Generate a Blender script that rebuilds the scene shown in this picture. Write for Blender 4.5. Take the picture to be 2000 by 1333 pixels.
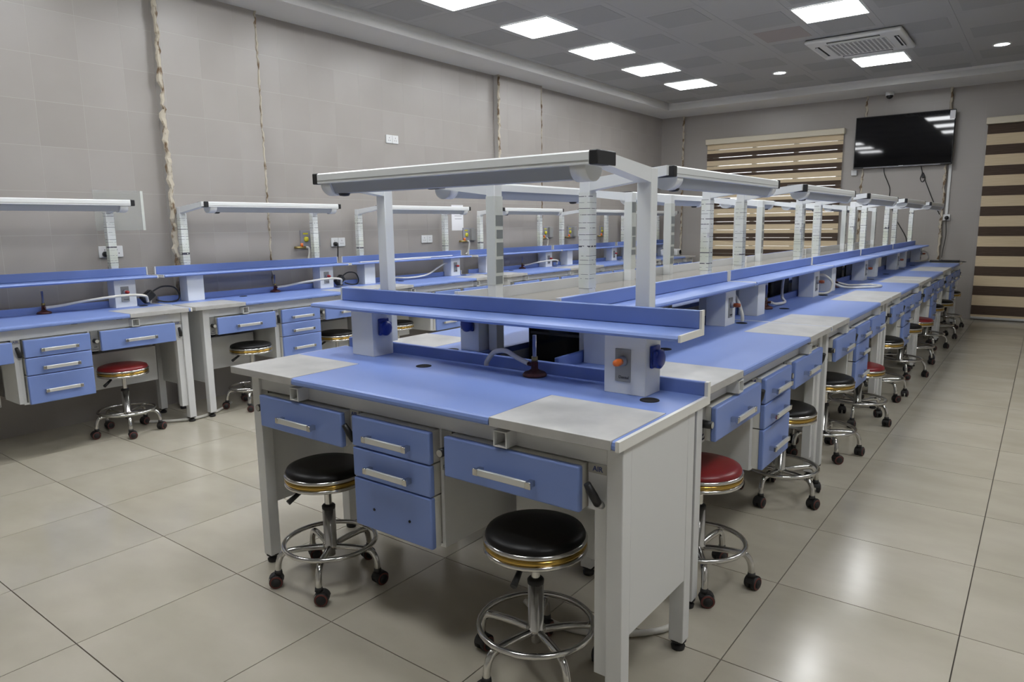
import bpy, bmesh, math, random
from mathutils import Vector, Matrix
random.seed(7)
for o in list(bpy.data.objects): bpy.data.objects.remove(o)
S = bpy.context.scene
COL = S.collection
PI = math.pi

# ------------------------------------------------------------------ camera
cam_d = bpy.data.cameras.new('camera'); cam = bpy.data.objects.new('camera', cam_d); COL.objects.link(cam)
F_PX, YAW, PITCH, ROLL = 1365.83, .6503, -.1633, -.0131
cam_d.sensor_fit = 'HORIZONTAL'; cam_d.sensor_width = 36; cam_d.lens = F_PX / 2000 * 36
cam_d.clip_start = .05; cam_d.clip_end = 100
fwd = Vector((-math.sin(YAW)*math.cos(PITCH), math.cos(YAW)*math.cos(PITCH), math.sin(PITCH)))
rgt = Vector((math.cos(YAW), math.sin(YAW), 0)); up = rgt.cross(fwd)
r2 = rgt*math.cos(ROLL) + up*math.sin(ROLL); u2 = -rgt*math.sin(ROLL) + up*math.cos(ROLL)
cam.matrix_world = Matrix(((r2.x, u2.x, -fwd.x, .8334), (r2.y, u2.y, -fwd.y, -1.5539), (r2.z, u2.z, -fwd.z, 1.4159), (0, 0, 0, 1)))
S.camera = cam
# ------------------------------------------------------------------ world, exposure
w = bpy.data.worlds.new('daylight'); S.world = w; w.use_nodes = True
_n = w.node_tree.nodes; _l = w.node_tree.links
_tc = _n.new('ShaderNodeTexCoord'); _sp = _n.new('ShaderNodeSeparateXYZ'); _rp = _n.new('ShaderNodeValToRGB')   # pale sky above the horizon, ground below
_rp.color_ramp.elements[0].position = .49; _rp.color_ramp.elements[0].color = (.42, .41, .38, 1)
_rp.color_ramp.elements[1].position = .52; _rp.color_ramp.elements[1].color = (.93, .96, 1, 1)
_ma = _n.new('ShaderNodeMath'); _ma.operation = 'MULTIPLY_ADD'; _ma.inputs[1].default_value = .5; _ma.inputs[2].default_value = .5
_l.new(_tc.outputs['Generated'], _sp.inputs[0]); _l.new(_sp.outputs['Z'], _ma.inputs[0]); _l.new(_ma.outputs[0], _rp.inputs[0]); _l.new(_rp.outputs[0], _n['Background'].inputs[0])
w.node_tree.nodes['Background'].inputs[1].default_value = 2.2
S.view_settings.view_transform = 'Standard'; S.view_settings.look = 'None'
S.view_settings.exposure = -0.12; S.view_settings.gamma = 1; S.view_settings.use_curve_mapping = False
PANEL_W = 24.0        # emission of the ceiling light panels
DOWN_W = 14.0

# ------------------------------------------------------------------ room numbers
WX, BY, RX, FY = -4.82, 10.43, 3.2, -3.4      # left wall, back wall, right wall, wall behind the camera
ZS, ZC = 3.26, 3.375                          # soffit underside, ceiling

CK = (ZC-1.4159)/(3.458-1.4159)
def on_ceil(x, y): return .8334+(x-.8334)*CK, -1.5539+(y+1.5539)*CK
# ------------------------------------------------------------------ materials
def srgb(r, g, b):
    f = lambda c: (c/255/12.92 if c/255 <= .04045 else ((c/255+.055)/1.055)**2.4)
    return (f(r), f(g), f(b), 1)
MATS = {}
def mat(name, col, rough=.5, metal=0, emit=None, strength=0, spec=.5, coat=0, alpha=1, trans=0):
    m = bpy.data.materials.new(name); m.use_nodes = True
    b = m.node_tree.nodes['Principled BSDF']
    b.inputs['Base Color'].default_value = col if len(col) == 4 else (*col, 1)
    b.inputs['Roughness'].default_value = rough; b.inputs['Metallic'].default_value = metal
    b.inputs['Specular IOR Level'].default_value = spec
    b.inputs['Coat Weight'].default_value = coat
    b.inputs['Alpha'].default_value = alpha
    b.inputs['Transmission Weight'].default_value = trans
    if emit:
        b.inputs['Emission Color'].default_value = (*emit, 1); b.inputs['Emission Strength'].default_value = strength
    MATS[name] = m; return m
def noise_mix(name, c1, c2, scale, rough=.5, detail=4, lo=.35, hi=.65, bump=0, coords='Object', rough2=None, scl=(1,1,1), metal=0, bump_scale=None, per_object=False):
    """base colour that wanders between two tones"""
    m = mat(name, c1, rough, metal); nt = m.node_tree; b = nt.nodes['Principled BSDF']
    tc = nt.nodes.new('ShaderNodeTexCoord'); mp = nt.nodes.new('ShaderNodeMapping'); mp.inputs['Scale'].default_value = scl
    n = nt.nodes.new('ShaderNodeTexNoise'); n.inputs['Scale'].default_value = scale; n.inputs['Detail'].default_value = detail
    r = nt.nodes.new('ShaderNodeValToRGB'); r.color_ramp.elements[0].position = lo; r.color_ramp.elements[1].position = hi
    r.color_ramp.elements[0].color = c1 if len(c1) == 4 else (*c1, 1); r.color_ramp.elements[1].color = c2 if len(c2) == 4 else (*c2, 1)
    nt.links.new(tc.outputs[coords], mp.inputs[0])
    if per_object:
        oi = nt.nodes.new('ShaderNodeObjectInfo'); cx = nt.nodes.new('ShaderNodeMath'); cx.operation = 'MULTIPLY'; cx.inputs[1].default_value = 37
        nt.links.new(oi.outputs['Random'], cx.inputs[0]); nt.links.new(cx.outputs[0], mp.inputs['Location'])
    nt.links.new(mp.outputs[0], n.inputs['Vector']); nt.links.new(n.outputs['Fac'], r.inputs[0]); nt.links.new(r.outputs[0], b.inputs['Base Color'])
    if rough2 is not None:
        mr = nt.nodes.new('ShaderNodeMapRange'); mr.inputs[3].default_value = rough; mr.inputs[4].default_value = rough2
        nt.links.new(n.outputs['Fac'], mr.inputs[0]); nt.links.new(mr.outputs[0], b.inputs['Roughness'])
    if bump:
        bn = nt.nodes.new('ShaderNodeBump'); bn.inputs['Strength'].default_value = bump; bn.inputs['Distance'].default_value = .01
        n2 = n
        if bump_scale:
            n2 = nt.nodes.new('ShaderNodeTexNoise'); n2.inputs['Scale'].default_value = bump_scale; nt.links.new(mp.outputs[0], n2.inputs['Vector'])
        nt.links.new(n2.outputs['Fac'], bn.inputs['Height']); nt.links.new(bn.outputs[0], b.inputs['Normal'])
    return m
noise_mix('blue', (.19, .278, .61), (.21, .30, .635), 3, .38, rough2=.46)
noise_mix('plate', (.46, .455, .44), (.56, .55, .53), 9, .32, detail=8, rough2=.45)
mat('white', (.69, .695, .69), .4)
mat('edge_white', (.80, .79, .74), .45)
mat('tube_white', (.78, .80, .80), .35)
mat('grey_panel', (.30, .30, .285), .45)
mat('grey_label', (.42, .41, .37), .5)
mat('dark_print', (.03, .03, .05), .6)
mat('blue_print', (.03, .05, .2), .6)
mat('black', (.012, .012, .013), .45)
mat('black_gloss', (.006, .006, .007), .12)
mat('black_vinyl', (.005, .0045, .0045), .42, spec=.3)
mat('red_vinyl', (.22, .012, .016), .35)
mat('rubber', (.018, .017, .017), .6)
noise_mix('wheel_red', (.10, .022, .018), (.15, .035, .028), 30, .5)
mat('chrome', (.62, .61, .59), .16, 1)
mat('gold', (.55, .36, .09), .2, 1)
mat('steel', (.5, .5, .5), .3, 1)
mat('brass', (.42, .33, .13), .4, .8)
mat('handle_silver', (.72, .72, .70), .3, .45)
mat('socket_blue', (.008, .03, .25), .35)
mat('orange', (.75, .16, .02), .3)
mat('rust_knob', (.30, .065, .02), .35)
mat('red_knob', (.35, .02, .02), .35)
noise_mix('cast_red', (.045, .008, .008), (.09, .02, .016), 40, .55)
noise_mix('hose', (.62, .60, .55), (.72, .70, .64), 14, .5)
mat('hole', (.004, .004, .005), .8)  # near-black painted for the shade inside openings, and on their rims
mat('lamp_under', (.36, .39, .44), .4)
mat('cap_black', (.02, .02, .022), .4)
mat('tape_grey', (.22, .235, .235), .4)
mat('tape_clear', (.66, .68, .64), .25)
mat('paper', (.80, .80, .82), .7)
mat('yellow', (.65, .6, .05), .4)
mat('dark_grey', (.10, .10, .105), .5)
mat('grey_plastic', (.30, .30, .33), .4)
mat('panel_light', (1, 1, 1), .5, emit=(.965, .985, 1), strength=PANEL_W)
mat('down_light', (1, 1, 1), .5, emit=(.965, .985, 1), strength=DOWN_W)
noise_mix('floor_tile', (.42, .385, .31), (.50, .46, .38), 2.2, .13, detail=5, lo=.3, hi=.7, rough2=.22, scl=(1, 1.8, 1), per_object=True)
mat('grout', (.085, .075, .06), .8)
noise_mix('wall_tile', (.335, .31, .285), (.365, .34, .315), 1.3, .28, detail=3, rough2=.4, coords='Object', per_object=True)
mat('wall_grout', (.47, .45, .42), .7)
noise_mix('wall_low', (.36, .34, .30), (.40, .375, .335), 1.5, .4)
noise_mix('plaster', (.40, .385, .36), (.44, .42, .39), 1.0, .6)
noise_mix('soffit', (.62, .61, .59), (.66, .65, .63), 1, .6)
mat('ceil_plain', (.36, .36, .355), .55)
noise_mix('ceil_perf', (.30, .30, .295), (.325, .325, .32), 200, .6, detail=1)
mat('ceil_stain', (.30, .265, .25), .6)
noise_mix('filler', (.16, .105, .06), (.50, .45, .36), 15, .8, detail=7, lo=.40, hi=.50, bump=.6, scl=(1, 1, .6))
noise_mix('blind_beige', (.60, .48, .31), (.68, .56, .38), 4, .8, scl=(1, 1, 60))
noise_mix('blind_dark', (.045, .028, .018), (.085, .055, .037), 5, .8, scl=(1, 1, 60))
mat('blind_rail', (.66, .60, .47), .5)
mat('frame_alu', (.5, .5, .5), .4)
mat('glass', (1, 1, 1), .02, alpha=.15)
mat('clear_sheet', (.62, .63, .60), .25, alpha=.25)
mat('screen', (.004, .004, .005), .035, spec=.5)
mat('duct_gloss', (.30, .275, .24), .07)
mat('ac_white', (.66, .66, .64), .45)

# paper strips with rows of hand writing wrapped round a post
def paper_rows(name, base):
    m = mat(name, base, .6); nt = m.node_tree; b = nt.nodes['Principled BSDF']
    N = lambda t: nt.nodes.new(t); L = nt.links.new
    tc = N('ShaderNodeTexCoord'); sp = N('ShaderNodeSeparateXYZ'); L(tc.outputs['Object'], sp.inputs[0])
    oi = N('ShaderNodeObjectInfo')
    n0 = N('ShaderNodeTexNoise'); n0.inputs['Scale'].default_value = 22; cz = N('ShaderNodeCombineXYZ'); L(sp.outputs['Z'], cz.inputs[2]); L(oi.outputs['Random'], cz.inputs[0]); L(cz.outputs[0], n0.inputs['Vector'])
    def mth(op, a, b_=None):
        k = N('ShaderNodeMath'); k.operation = op
        for i, v in enumerate((a, b_)):
            if v is None: continue
            if isinstance(v, (int, float)): k.inputs[i].default_value = v
            else: L(v, k.inputs[i])
        return k.outputs[0]
    z = mth('ADD', mth('MULTIPLY', sp.outputs['Z'], 38), mth('MULTIPLY', n0.outputs['Fac'], 3.0))
    z = mth('ADD', z, mth('MULTIPLY', oi.outputs['Random'], 9))
    fr = mth('FRACT', z)
    line = mth('LESS_THAN', fr, .085)
    n1 = N('ShaderNodeTexNoise'); n1.inputs['Scale'].default_value = 60; L(tc.outputs['Object'], n1.inputs['Vector'])
    keep = mth('GREATER_THAN', n1.outputs['Fac'], .44)
    f = mth('MULTIPLY', line, keep)
    n2 = N('ShaderNodeTexNoise'); n2.inputs['Scale'].default_value = 6; L(tc.outputs['Object'], n2.inputs['Vector'])
    tint = N('ShaderNodeValToRGB'); tint.color_ramp.elements[0].position = .45; tint.color_ramp.elements[1].position = .7
    tint.color_ramp.elements[0].color = (*base, 1); tint.color_ramp.elements[1].color = (base[0]*.92, base[1]*.93, base[2]*.80, 1); L(n2.outputs['Fac'], tint.inputs[0])
    mx = N('ShaderNodeMix'); mx.data_type = 'RGBA'; L(f, mx.inputs[0]); L(tint.outputs[0], mx.inputs[6]); mx.inputs[7].default_value = (.05, .05, .07, 1)
    L(mx.outputs[2], b.inputs['Base Color'])
paper_rows('paper_rows', (.74, .76, .74))

def brick_wall(name, c, cm, sx, sz, swap):
    m = mat(name, c, .35); nt = m.node_tree; b = nt.nodes['Principled BSDF']
    tc = nt.nodes.new('ShaderNodeTexCoord'); mp = nt.nodes.new('ShaderNodeMapping'); br = nt.nodes.new('ShaderNodeTexBrick')
    br.offset = 0; br.inputs['Color1'].default_value = (*c, 1); br.inputs['Color2'].default_value = tuple(x*.97 for x in c) + (1,); br.inputs['Mortar'].default_value = (*cm, 1)
    br.inputs['Scale'].default_value = 1; br.inputs['Brick Width'].default_value = sx; br.inputs['Row Height'].default_value = sz; br.inputs['Mortar Size'].default_value = .0016
    mp.inputs['Rotation'].default_value = swap
    nt.links.new(tc.outputs['Object'], mp.inputs[0]); nt.links.new(mp.outputs[0], br.inputs['Vector']); nt.links.new(br.outputs['Color'], b.inputs['Base Color'])
brick_wall('wall_back', (.35, .325, .30), (.37, .345, .32), .616, .308, (-PI/2, 0, 0))
brick_wall('wall_side', (.35, .325, .30), (.37, .345, .32), .308, .308, (-PI/2, 0, -PI/2))

# ------------------------------------------------------------------ mesh helpers
def box(bm, x0, x1, y0, y1, z0, z1, bev=0, mi=0, seg=2):
    v = [bm.verts.new(p) for p in ((x0,y0,z0),(x1,y0,z0),(x1,y1,z0),(x0,y1,z0),(x0,y0,z1),(x1,y0,z1),(x1,y1,z1),(x0,y1,z1))]
    fs = [bm.faces.new([v[i] for i in q]) for q in ((3,2,1,0),(4,5,6,7),(0,1,5,4),(1,2,6,5),(2,3,7,6),(3,0,4,7))]
    for f in fs: f.material_index = mi
    if bev:
        es = list({e for f in fs for e in f.edges})
        r = bmesh.ops.bevel(bm, geom=es, offset=bev, segments=seg, profile=.5, affect='EDGES')
        for f in r['faces']: f.material_index = mi; f.smooth = True
    return fs
def obox(bm, c, ax, size, mi=0, bev=0):
    """box with centre c, orthonormal axes ax, full sizes"""
    n0 = len(bm.verts); fs = box(bm, -size[0]/2, size[0]/2, -size[1]/2, size[1]/2, -size[2]/2, size[2]/2, bev, mi)
    bm.verts.ensure_lookup_table()
    M = Matrix((ax[0], ax[1], ax[2])).transposed()
    for v in bm.verts[n0:]: v.co = M @ v.co + Vector(c)
def prism(bm, prof, a0, a1, axis='x', mi=0, smooth=False):
    """extrude closed 2-D profile along an axis; x: (y,z) profile, y: (x,z), z: (x,y)"""
    def P(u, v, a): return {'x': (a, u, v), 'y': (u, a, v), 'z': (u, v, a)}[axis]
    A = [bm.verts.new(P(u, v, a0)) for u, v in prof]; B = [bm.verts.new(P(u, v, a1)) for u, v in prof]
    n = len(prof); fs = [bm.faces.new(A[::-1]), bm.faces.new(B)]
    for i in range(n):
        f = bm.faces.new((A[i], A[(i+1) % n], B[(i+1) % n], B[i])); f.smooth = smooth; fs.append(f)
    for f in fs: f.material_index = mi
    return fs
def lathe(bm, prof, c=(0,0,0), seg=24, mi=0, axis='z', smooth=True):
    rings = []
    for r, h in prof:
        if r < 1e-6: rings.append([bm.verts.new((0, 0, h))]); continue
        rings.append([bm.verts.new((r*math.cos(2*PI*i/seg), r*math.sin(2*PI*i/seg), h)) for i in range(seg)])
    new = [v for q in rings for v in q]
    for a, b in zip(rings, rings[1:]):
        for i in range(seg):
            j = (i+1) % seg
            if len(a) == 1 and len(b) == 1: continue
            if len(a) == 1: f = bm.faces.new((a[0], b[j], b[i]))
            elif len(b) == 1: f = bm.faces.new((a[i], a[j], b[0]))
            else: f = bm.faces.new((a[i], a[j], b[j], b[i]))
            f.smooth = smooth; f.material_index = mi
    M = {'z': Matrix.Identity(3), 'x': Matrix(((0,0,1),(0,1,0),(-1,0,0))), 'y': Matrix(((1,0,0),(0,0,1),(0,-1,0))), '-y': Matrix(((1,0,0),(0,0,-1),(0,1,0)))}[axis] if isinstance(axis, str) else axis
    for v in new: v.co = M @ v.co + Vector(c)
    return new
def disc_cyl(bm, c, r, h, seg=20, mi=0, axis='z'):
    return lathe(bm, [(0, 0), (r, 0), (r, h), (0, h)], c, seg, mi, axis, smooth=False)
def smooth_pts(pts, n=6):
    P = [Vector(p) for p in pts]; out = []
    for i in range(len(P)-1):
        p0, p1, p2, p3 = P[max(i-1, 0)], P[i], P[i+1], P[min(i+2, len(P)-1)]
        for k in range(n):
            t = k/n; out.append(.5*((2*p1) + (-p0+p2)*t + (2*p0-5*p1+4*p2-p3)*t*t + (-p0+3*p1-3*p2+p3)*t**3))
    out.append(P[-1]); return out
def tube(bm, pts, r, seg=8, mi=0, closed=False):
    P = [Vector(p) for p in pts]; n = len(P); rings = []; N = None
    for i in range(n):
        a = P[(i-1) % n] if closed or i else P[0]; b = P[(i+1) % n] if closed or i < n-1 else P[-1]
        T = (b-a).normalized()
        if N is None: N = T.orthogonal().normalized()
        N = (N - T*N.dot(T)).normalized(); B = T.cross(N)
        rr = r[i] if isinstance(r, (list, tuple)) else r
        rings.append([bm.verts.new(P[i] + rr*(math.cos(2*PI*k/seg)*N + math.sin(2*PI*k/seg)*B)) for k in range(seg)])
    for i in range(n if closed else n-1):
        a, b = rings[i], rings[(i+1) % n]
        for k in range(seg):
            f = bm.faces.new((a[k], a[(k+1) % seg], b[(k+1) % seg], b[k])); f.smooth = True; f.material_index = mi
    if not closed:
        for q in (rings[0][::-1], rings[-1]):
            f = bm.faces.new(q); f.material_index = mi
def mesh(name, bm, mats):
    bmesh.ops.recalc_face_normals(bm, faces=bm.faces[:])
    me = bpy.data.meshes.new(name); bm.to_mesh(me); bm.free()
    for m in ([mats] if isinstance(mats, str) else mats): me.materials.append(MATS[m])
    return me
def link(name, data, parent=None, loc=(0,0,0), rz=0, kind=None, label=None):
    o = bpy.data.objects.new(name, data); COL.objects.link(o); o.location = loc; o.rotation_euler = (0, 0, rz)
    if parent: o.parent = parent
    if kind: o['kind'] = kind
    if label: o['label'] = label
    return o
def build(name, fn, mats, parent=None, **k):
    bm = bmesh.new(); fn(bm); return link(name, mesh(name, bm, mats), parent, **k)
def thing(name, label, cat, loc=(0,0,0), rz=0, group=None):
    o = link(name, None, None, loc, rz); o.empty_display_size = .1; return tag(o, label, cat, group)
def tag(o, label, cat, group=None):
    o['label'] = label; o['category'] = cat
    if group: o['group'] = group
    return o
def copy_tree(o, parent=None):
    c = o.copy(); COL.objects.link(c)
    if parent: c.parent = parent
    for ch in o.children: copy_tree(ch, c)
    return c
def text_mesh(s, size, m, extrude=.0006):
    cu = bpy.data.curves.new('print', 'FONT'); cu.body = s; cu.size = size; cu.extrude = extrude; cu.align_x = 'CENTER'; cu.align_y = 'CENTER'
    t = bpy.data.objects.new('print', cu); COL.objects.link(t)
    dg = bpy.context.evaluated_depsgraph_get(); me = bpy.data.meshes.new_from_object(t.evaluated_get(dg))
    bpy.data.objects.remove(t); me.materials.clear(); me.materials.append(MATS[m]); return me

# ================================================================== ROOM
floor = build('floor', lambda b: box(b, WX-.2, RX+.2, FY-.2, BY+.2, -.12, -.006), 'grout', kind='structure')
TP, TX0, TY0 = .612, -1.736, -.703
bm = bmesh.new(); h = TP/2 - .002; box(bm, -h, h, -h, h, -.012, 0); tile_me = mesh('floor_tile', bm, 'floor_tile')
def cut_tile(name, x0, x1, y0, y1, z0, z1, m, parent):
    bm = bmesh.new(); box(bm, -(x1-x0)/2, (x1-x0)/2, -(y1-y0)/2, (y1-y0)/2, -(z1-z0)/2, (z1-z0)/2)
    return link(name, mesh(name, bm, m), parent, ((x0+x1)/2, (y0+y1)/2, (z0+z1)/2))
i0 = math.floor((WX-TX0)/TP); i1 = math.ceil((RX-TX0)/TP); j0 = math.floor((FY-TY0)/TP)+1; j1 = math.ceil((BY-TY0)/TP)
for i in range(i0, i1):
    for j in range(j0, j1):
        x0, y0 = TX0+i*TP, TY0+j*TP
        if x0+TP < WX+.02 or y0+TP < FY or x0 > RX-.3: continue
        xa, xb, ya, yb = max(x0+.002, WX), min(x0+TP-.002, RX), y0+.002, min(y0+TP-.002, BY)
        if yb-ya < .02: continue
        if xb-xa > TP-.005 and yb-ya > TP-.005: link('floor_tile', tile_me, floor, (x0+TP/2, y0+TP/2, 0))
        else: cut_tile('floor_tile', xa, xb, ya, yb, -.012, 0, 'floor_tile', floor)

wall_left = build('wall_left', lambda b: box(b, WX-.2, WX-.0006, FY-.2, BY+.2, -.1, 3.7), 'wall_grout', kind='structure')
PJ = .075       # how far the tiled pilasters stand out
PIL = [(1.33, 2.2), (5.57, 6.5)]
for a, b_ in PIL:
    build('pilaster', lambda b: box(b, WX-.005, WX+PJ-.0006, a, b_, 0, ZS), 'wall_grout', wall_left)
ZL = [.776+.308*k for k in range(9)]; ZL[-1] = ZS
bm = bmesh.new(); box(bm, -.0045, 0, -.153, .153, -.153, .153); wt_me = mesh('wall_tile', bm, 'wall_tile')
def wall_cols(y0, y1, anchor):
    ys = [y0]; y = anchor
    while y <= y0+.03: y += .308
    while y < y1-.03: ys.append(y); y += .308
    return ys+[y1]
for y0, y1, anchor, x in [(-.14, 1.33, .17, WX), (1.33, 2.2, 1.671-.308, WX+PJ), (2.2, 5.57, 2.46, WX), (5.57, 6.5, 5.75, WX+PJ), (6.5, BY, 6.7, WX)]:
    c = wall_cols(y0, y1, anchor)
    for a, b_ in zip(c, c[1:]):
        for z0, z1 in zip(ZL, ZL[1:]):
            if abs(b_-a-.308) < .002 and abs(z1-z0-.308) < .002: link('wall_tile', wt_me, wall_left, (x, (a+b_)/2, (z0+z1)/2))
            else: cut_tile('wall_tile', x-.0045, x, a+.001, b_-.001, z0+.001, z1-.001, 'wall_tile', wall_left)
    build('low_wall_tiling', lambda b: box(b, x-.0045, x, y0, y1, 0, .775), 'wall_side', wall_left, kind='stuff')
build('low_wall_tiling', lambda b: box(b, WX-.0045, WX, FY, -.142, 0, ZS), 'wall_side', wall_left, kind='stuff')

# back wall with the window hole behind the zebra blind
W0, W1, WZ0, WZ1 = -3.88, -1.86, .85, 2.72
def backwall(b):
    for x0, x1, z0, z1 in ((WX-.2, W0, -.1, 3.7), (W1, RX+.2, -.1, 3.7), (W0, W1, -.1, WZ0), (W0, W1, WZ1, 3.7)): box(b, x0, x1, BY, BY+.2, z0, z1)
wall_back = build('wall_back', backwall, 'wall_back', kind='structure')
build('pilaster', lambda b: box(b, -1.50, -.41, BY-.05, BY, 0, ZS), 'wall_back', wall_back)
build('pilaster', lambda b: box(b, WX, -4.40, BY-.05, BY, 0, ZS), 'wall_back', wall_back)
wall_right = build('wall_right', lambda b: box(b, RX, RX+.2, FY-.2, BY+.2, -.1, 3.7), 'plaster', kind='structure')
wall_front = build('wall_front', lambda b: box(b, WX-.2, RX+.2, FY-.2, FY, -.1, 3.7), 'plaster', kind='structure')
# torn filler beads along the pilaster corners
def filler(name, path, wid, dep, parent, seed):
    rnd = random.Random(seed); bm = bmesh.new(); (x0, y0, z0), (x1, y1, z1) = path; n = 70; rows = []
    for k in range(n+1):
        t = k/n; p = Vector((x0+(x1-x0)*t, y0+(y1-y0)*t, z0+(z1-z0)*t))
        a, d = wid*(.55+.75*rnd.random()), dep*(.5+.9*rnd.random()); s = (rnd.random()-.5)*wid*.5
        rows.append([bm.verts.new(p+Vector(q)) for q in ((0, -a/2+s, 0), (d, -a/4+s, 0), (d*.9, a/4+s, 0), (0, a/2+s, 0))])
    for a, b_ in zip(rows, rows[1:]):
        for q in range(3): bm.faces.new((a[q], a[q+1], b_[q+1], b_[q]))
        bm.faces.new((a[3], a[0], b_[0], b_[3]))
    bm.faces.new(rows[0]); bm.faces.new(rows[-1][::-1])
    return link(name, mesh(name, bm, 'filler'), parent)
for k, (yc, wd) in enumerate([(1.335, .045), (2.2, .022), (5.575, .045), (6.5, .02)]):
    filler('joint_filler', ((WX+PJ-.004, yc, .9), (WX+PJ-.004, yc, ZS)), wd, .014, wall_left, k)
for k, xc in enumerate((-1.50, -.415, -4.41)):
    f = filler('joint_filler', ((0, 0, .75), (0, 0, ZS)), .035, .014, wall_back, 10+k)
    f.location = (xc, BY-.049, 0); f.rotation_euler = (0, 0, -PI/2)

# ceiling with soffit, tiles
ceiling = build('ceiling', lambda b: box(b, WX-.2, RX+.2, FY-.2, BY+.2, ZC+.012, ZC+.15), 'ceil_plain', kind='structure')
SO, SI, BO, BI = -4.34, -4.35, 9.62, 9.63
def soffits(b):
    prism(b, [(WX, ZS), (SO, ZS), (SO-.02, ZS+.08), (SI, ZC+.02), (WX, ZC+.02)], FY, BY, 'y')
def soffitb(b):
    prism(b, [(BY, ZS-.001), (BO, ZS-.001), (BO+.02, ZS+.08), (BI, ZC+.02), (BY, ZC+.02)], WX, RX, 'x')
trim_1 = build('trim_1', soffits, 'soffit', kind='structure')
trim_2 = build('trim_2', soffitb, 'soffit', kind='structure')
CX0, CY0 = on_ceil(-3.593, 4.807); CPX, CPY = .634*CK, .654*CK
def ctile(b, perf):
    hx, hy = CPX/2-.001, CPY/2-.001
    box(b, -hx, hx, -hy, hy, 0, .012, mi=0)
    if perf: box(b, -hx+.07, hx-.07, -hy+.07, hy-.07, -.0015, 0, mi=1)
ct = []
for perf, m2 in ((0, 'ceil_perf'), (1, 'ceil_perf'), (1, 'ceil_stain')):
    bm = bmesh.new(); ctile(bm, perf); ct.append(mesh('ceiling_tile', bm, ['ceil_plain', m2]))
for i in range(-1, 11):
    for j in range(-11, 10):
        x, y = CX0+i*CPX, CY0+j*CPY
        k = (i+j) % 2
        if (i, j) == (3, 3): k = 2
        link('ceiling_tile', ct[k], ceiling, (x, y, ZC))

# ================================================================== ceiling lights
def make_panel():
    t = thing('ceiling_light', '', 'ceiling light', group='square ceiling light panels')
    build('diffuser', lambda b: box(b, -.278, .278, -.278, .278, -.004, .0), 'panel_light', t)
    def fr(b):
        for s in (-1, 1):
            box(b, .278 if s > 0 else -.288, .288 if s > 0 else -.278, -.288, .288, -.006, 0)
            box(b, -.278, .278, .278 if s > 0 else -.288, .288 if s > 0 else -.278, -.006, 0)
    build('frame', fr, 'white', t); return t
panel0 = make_panel(); used = [False]
LIGHTS = [(-3.593, 3.5+1.3085*k, 'lit ceiling panel in the line over the wall benches, %s from the blind wall' % ('fifth', 'fourth', 'third', 'second', 'first')[k]) for k in range(5)]
LIGHTS += [(-1.058, 6.158, 'square lit ceiling panel over the double row, before the air conditioner'), (-1.058, 8.833, 'square lit ceiling panel between the air conditioner and the television wall')]
LIGHTS = [q + (None,) for q in LIGHTS]
# the two lines go on towards the camera, above the picture; the television screen in the photograph mirrors them
LIGHTS += [(-3.593, 2.19, 'lit ceiling panel over the wall benches, sixth from the blind wall', 'second_wall_bench'),
           (-3.593, .88, 'lit ceiling panel over the wall benches, seventh from the blind wall', 'first_wall_bench'),
           (-3.593, -.43, 'lit ceiling panel over the wall benches, eighth from the blind wall', 'front_floor'),
           (-1.058, 4.82, 'lit ceiling panel over the third bench of the aisle row', 'third_aisle_bench'),
           (-1.058, 3.48, 'lit ceiling panel over the second bench of the aisle row', 'second_aisle_bench'),
           (-1.058, .81, 'lit ceiling panel over the crosswise bench', 'crosswise_bench'),
           (-1.058, -.53, 'lit ceiling panel over the floor before the crosswise bench', 'crosswise_floor')]
# third line over the open aisle: the downlights in view stand midway between the lines, and the aisle floor and the
# bench ends facing it are lit from that side in the photograph
LIGHTS += [(1.478, 4.82, 'lit ceiling panel over the open aisle beside the third bench', 'third_aisle'),
           (1.478, 3.48, 'lit ceiling panel over the open aisle beside the second bench', 'second_aisle'),
           (1.478, .81, 'lit ceiling panel over the open aisle beside the crosswise bench', 'crosswise_aisle'),
           (1.478, -.53, 'lit ceiling panel over the open floor before the aisle', 'front_aisle')]
for x, y, lab, off in LIGHTS:
    t = panel0 if not used[0] else copy_tree(panel0); used[0] = True
    t.location = (*on_ceil(x, y), ZC-.002); t['label'] = lab
    if off: t.name = 'ceiling_light_%s_offscreen' % off
def downlight(x, y, lab):
    t = thing('downlight', lab, 'downlight', (*on_ceil(x, y), ZC-.002), group='round ceiling downlights')
    build('lens', lambda b: disc_cyl(b, (0, 0, -.004), .075, .004, 28), 'down_light', t)
    build('trim_ring', lambda b: lathe(b, [(.075, 0), (.076, -.006), (.092, -.006), (.096, 0)], seg=28), 'white', t)
downlight(-2.316, 8.777, 'small round downlight between the two lines of square ceiling panels')
downlight(.205, 8.889, 'small round downlight above the aisle beside the floor-length blind')

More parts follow.
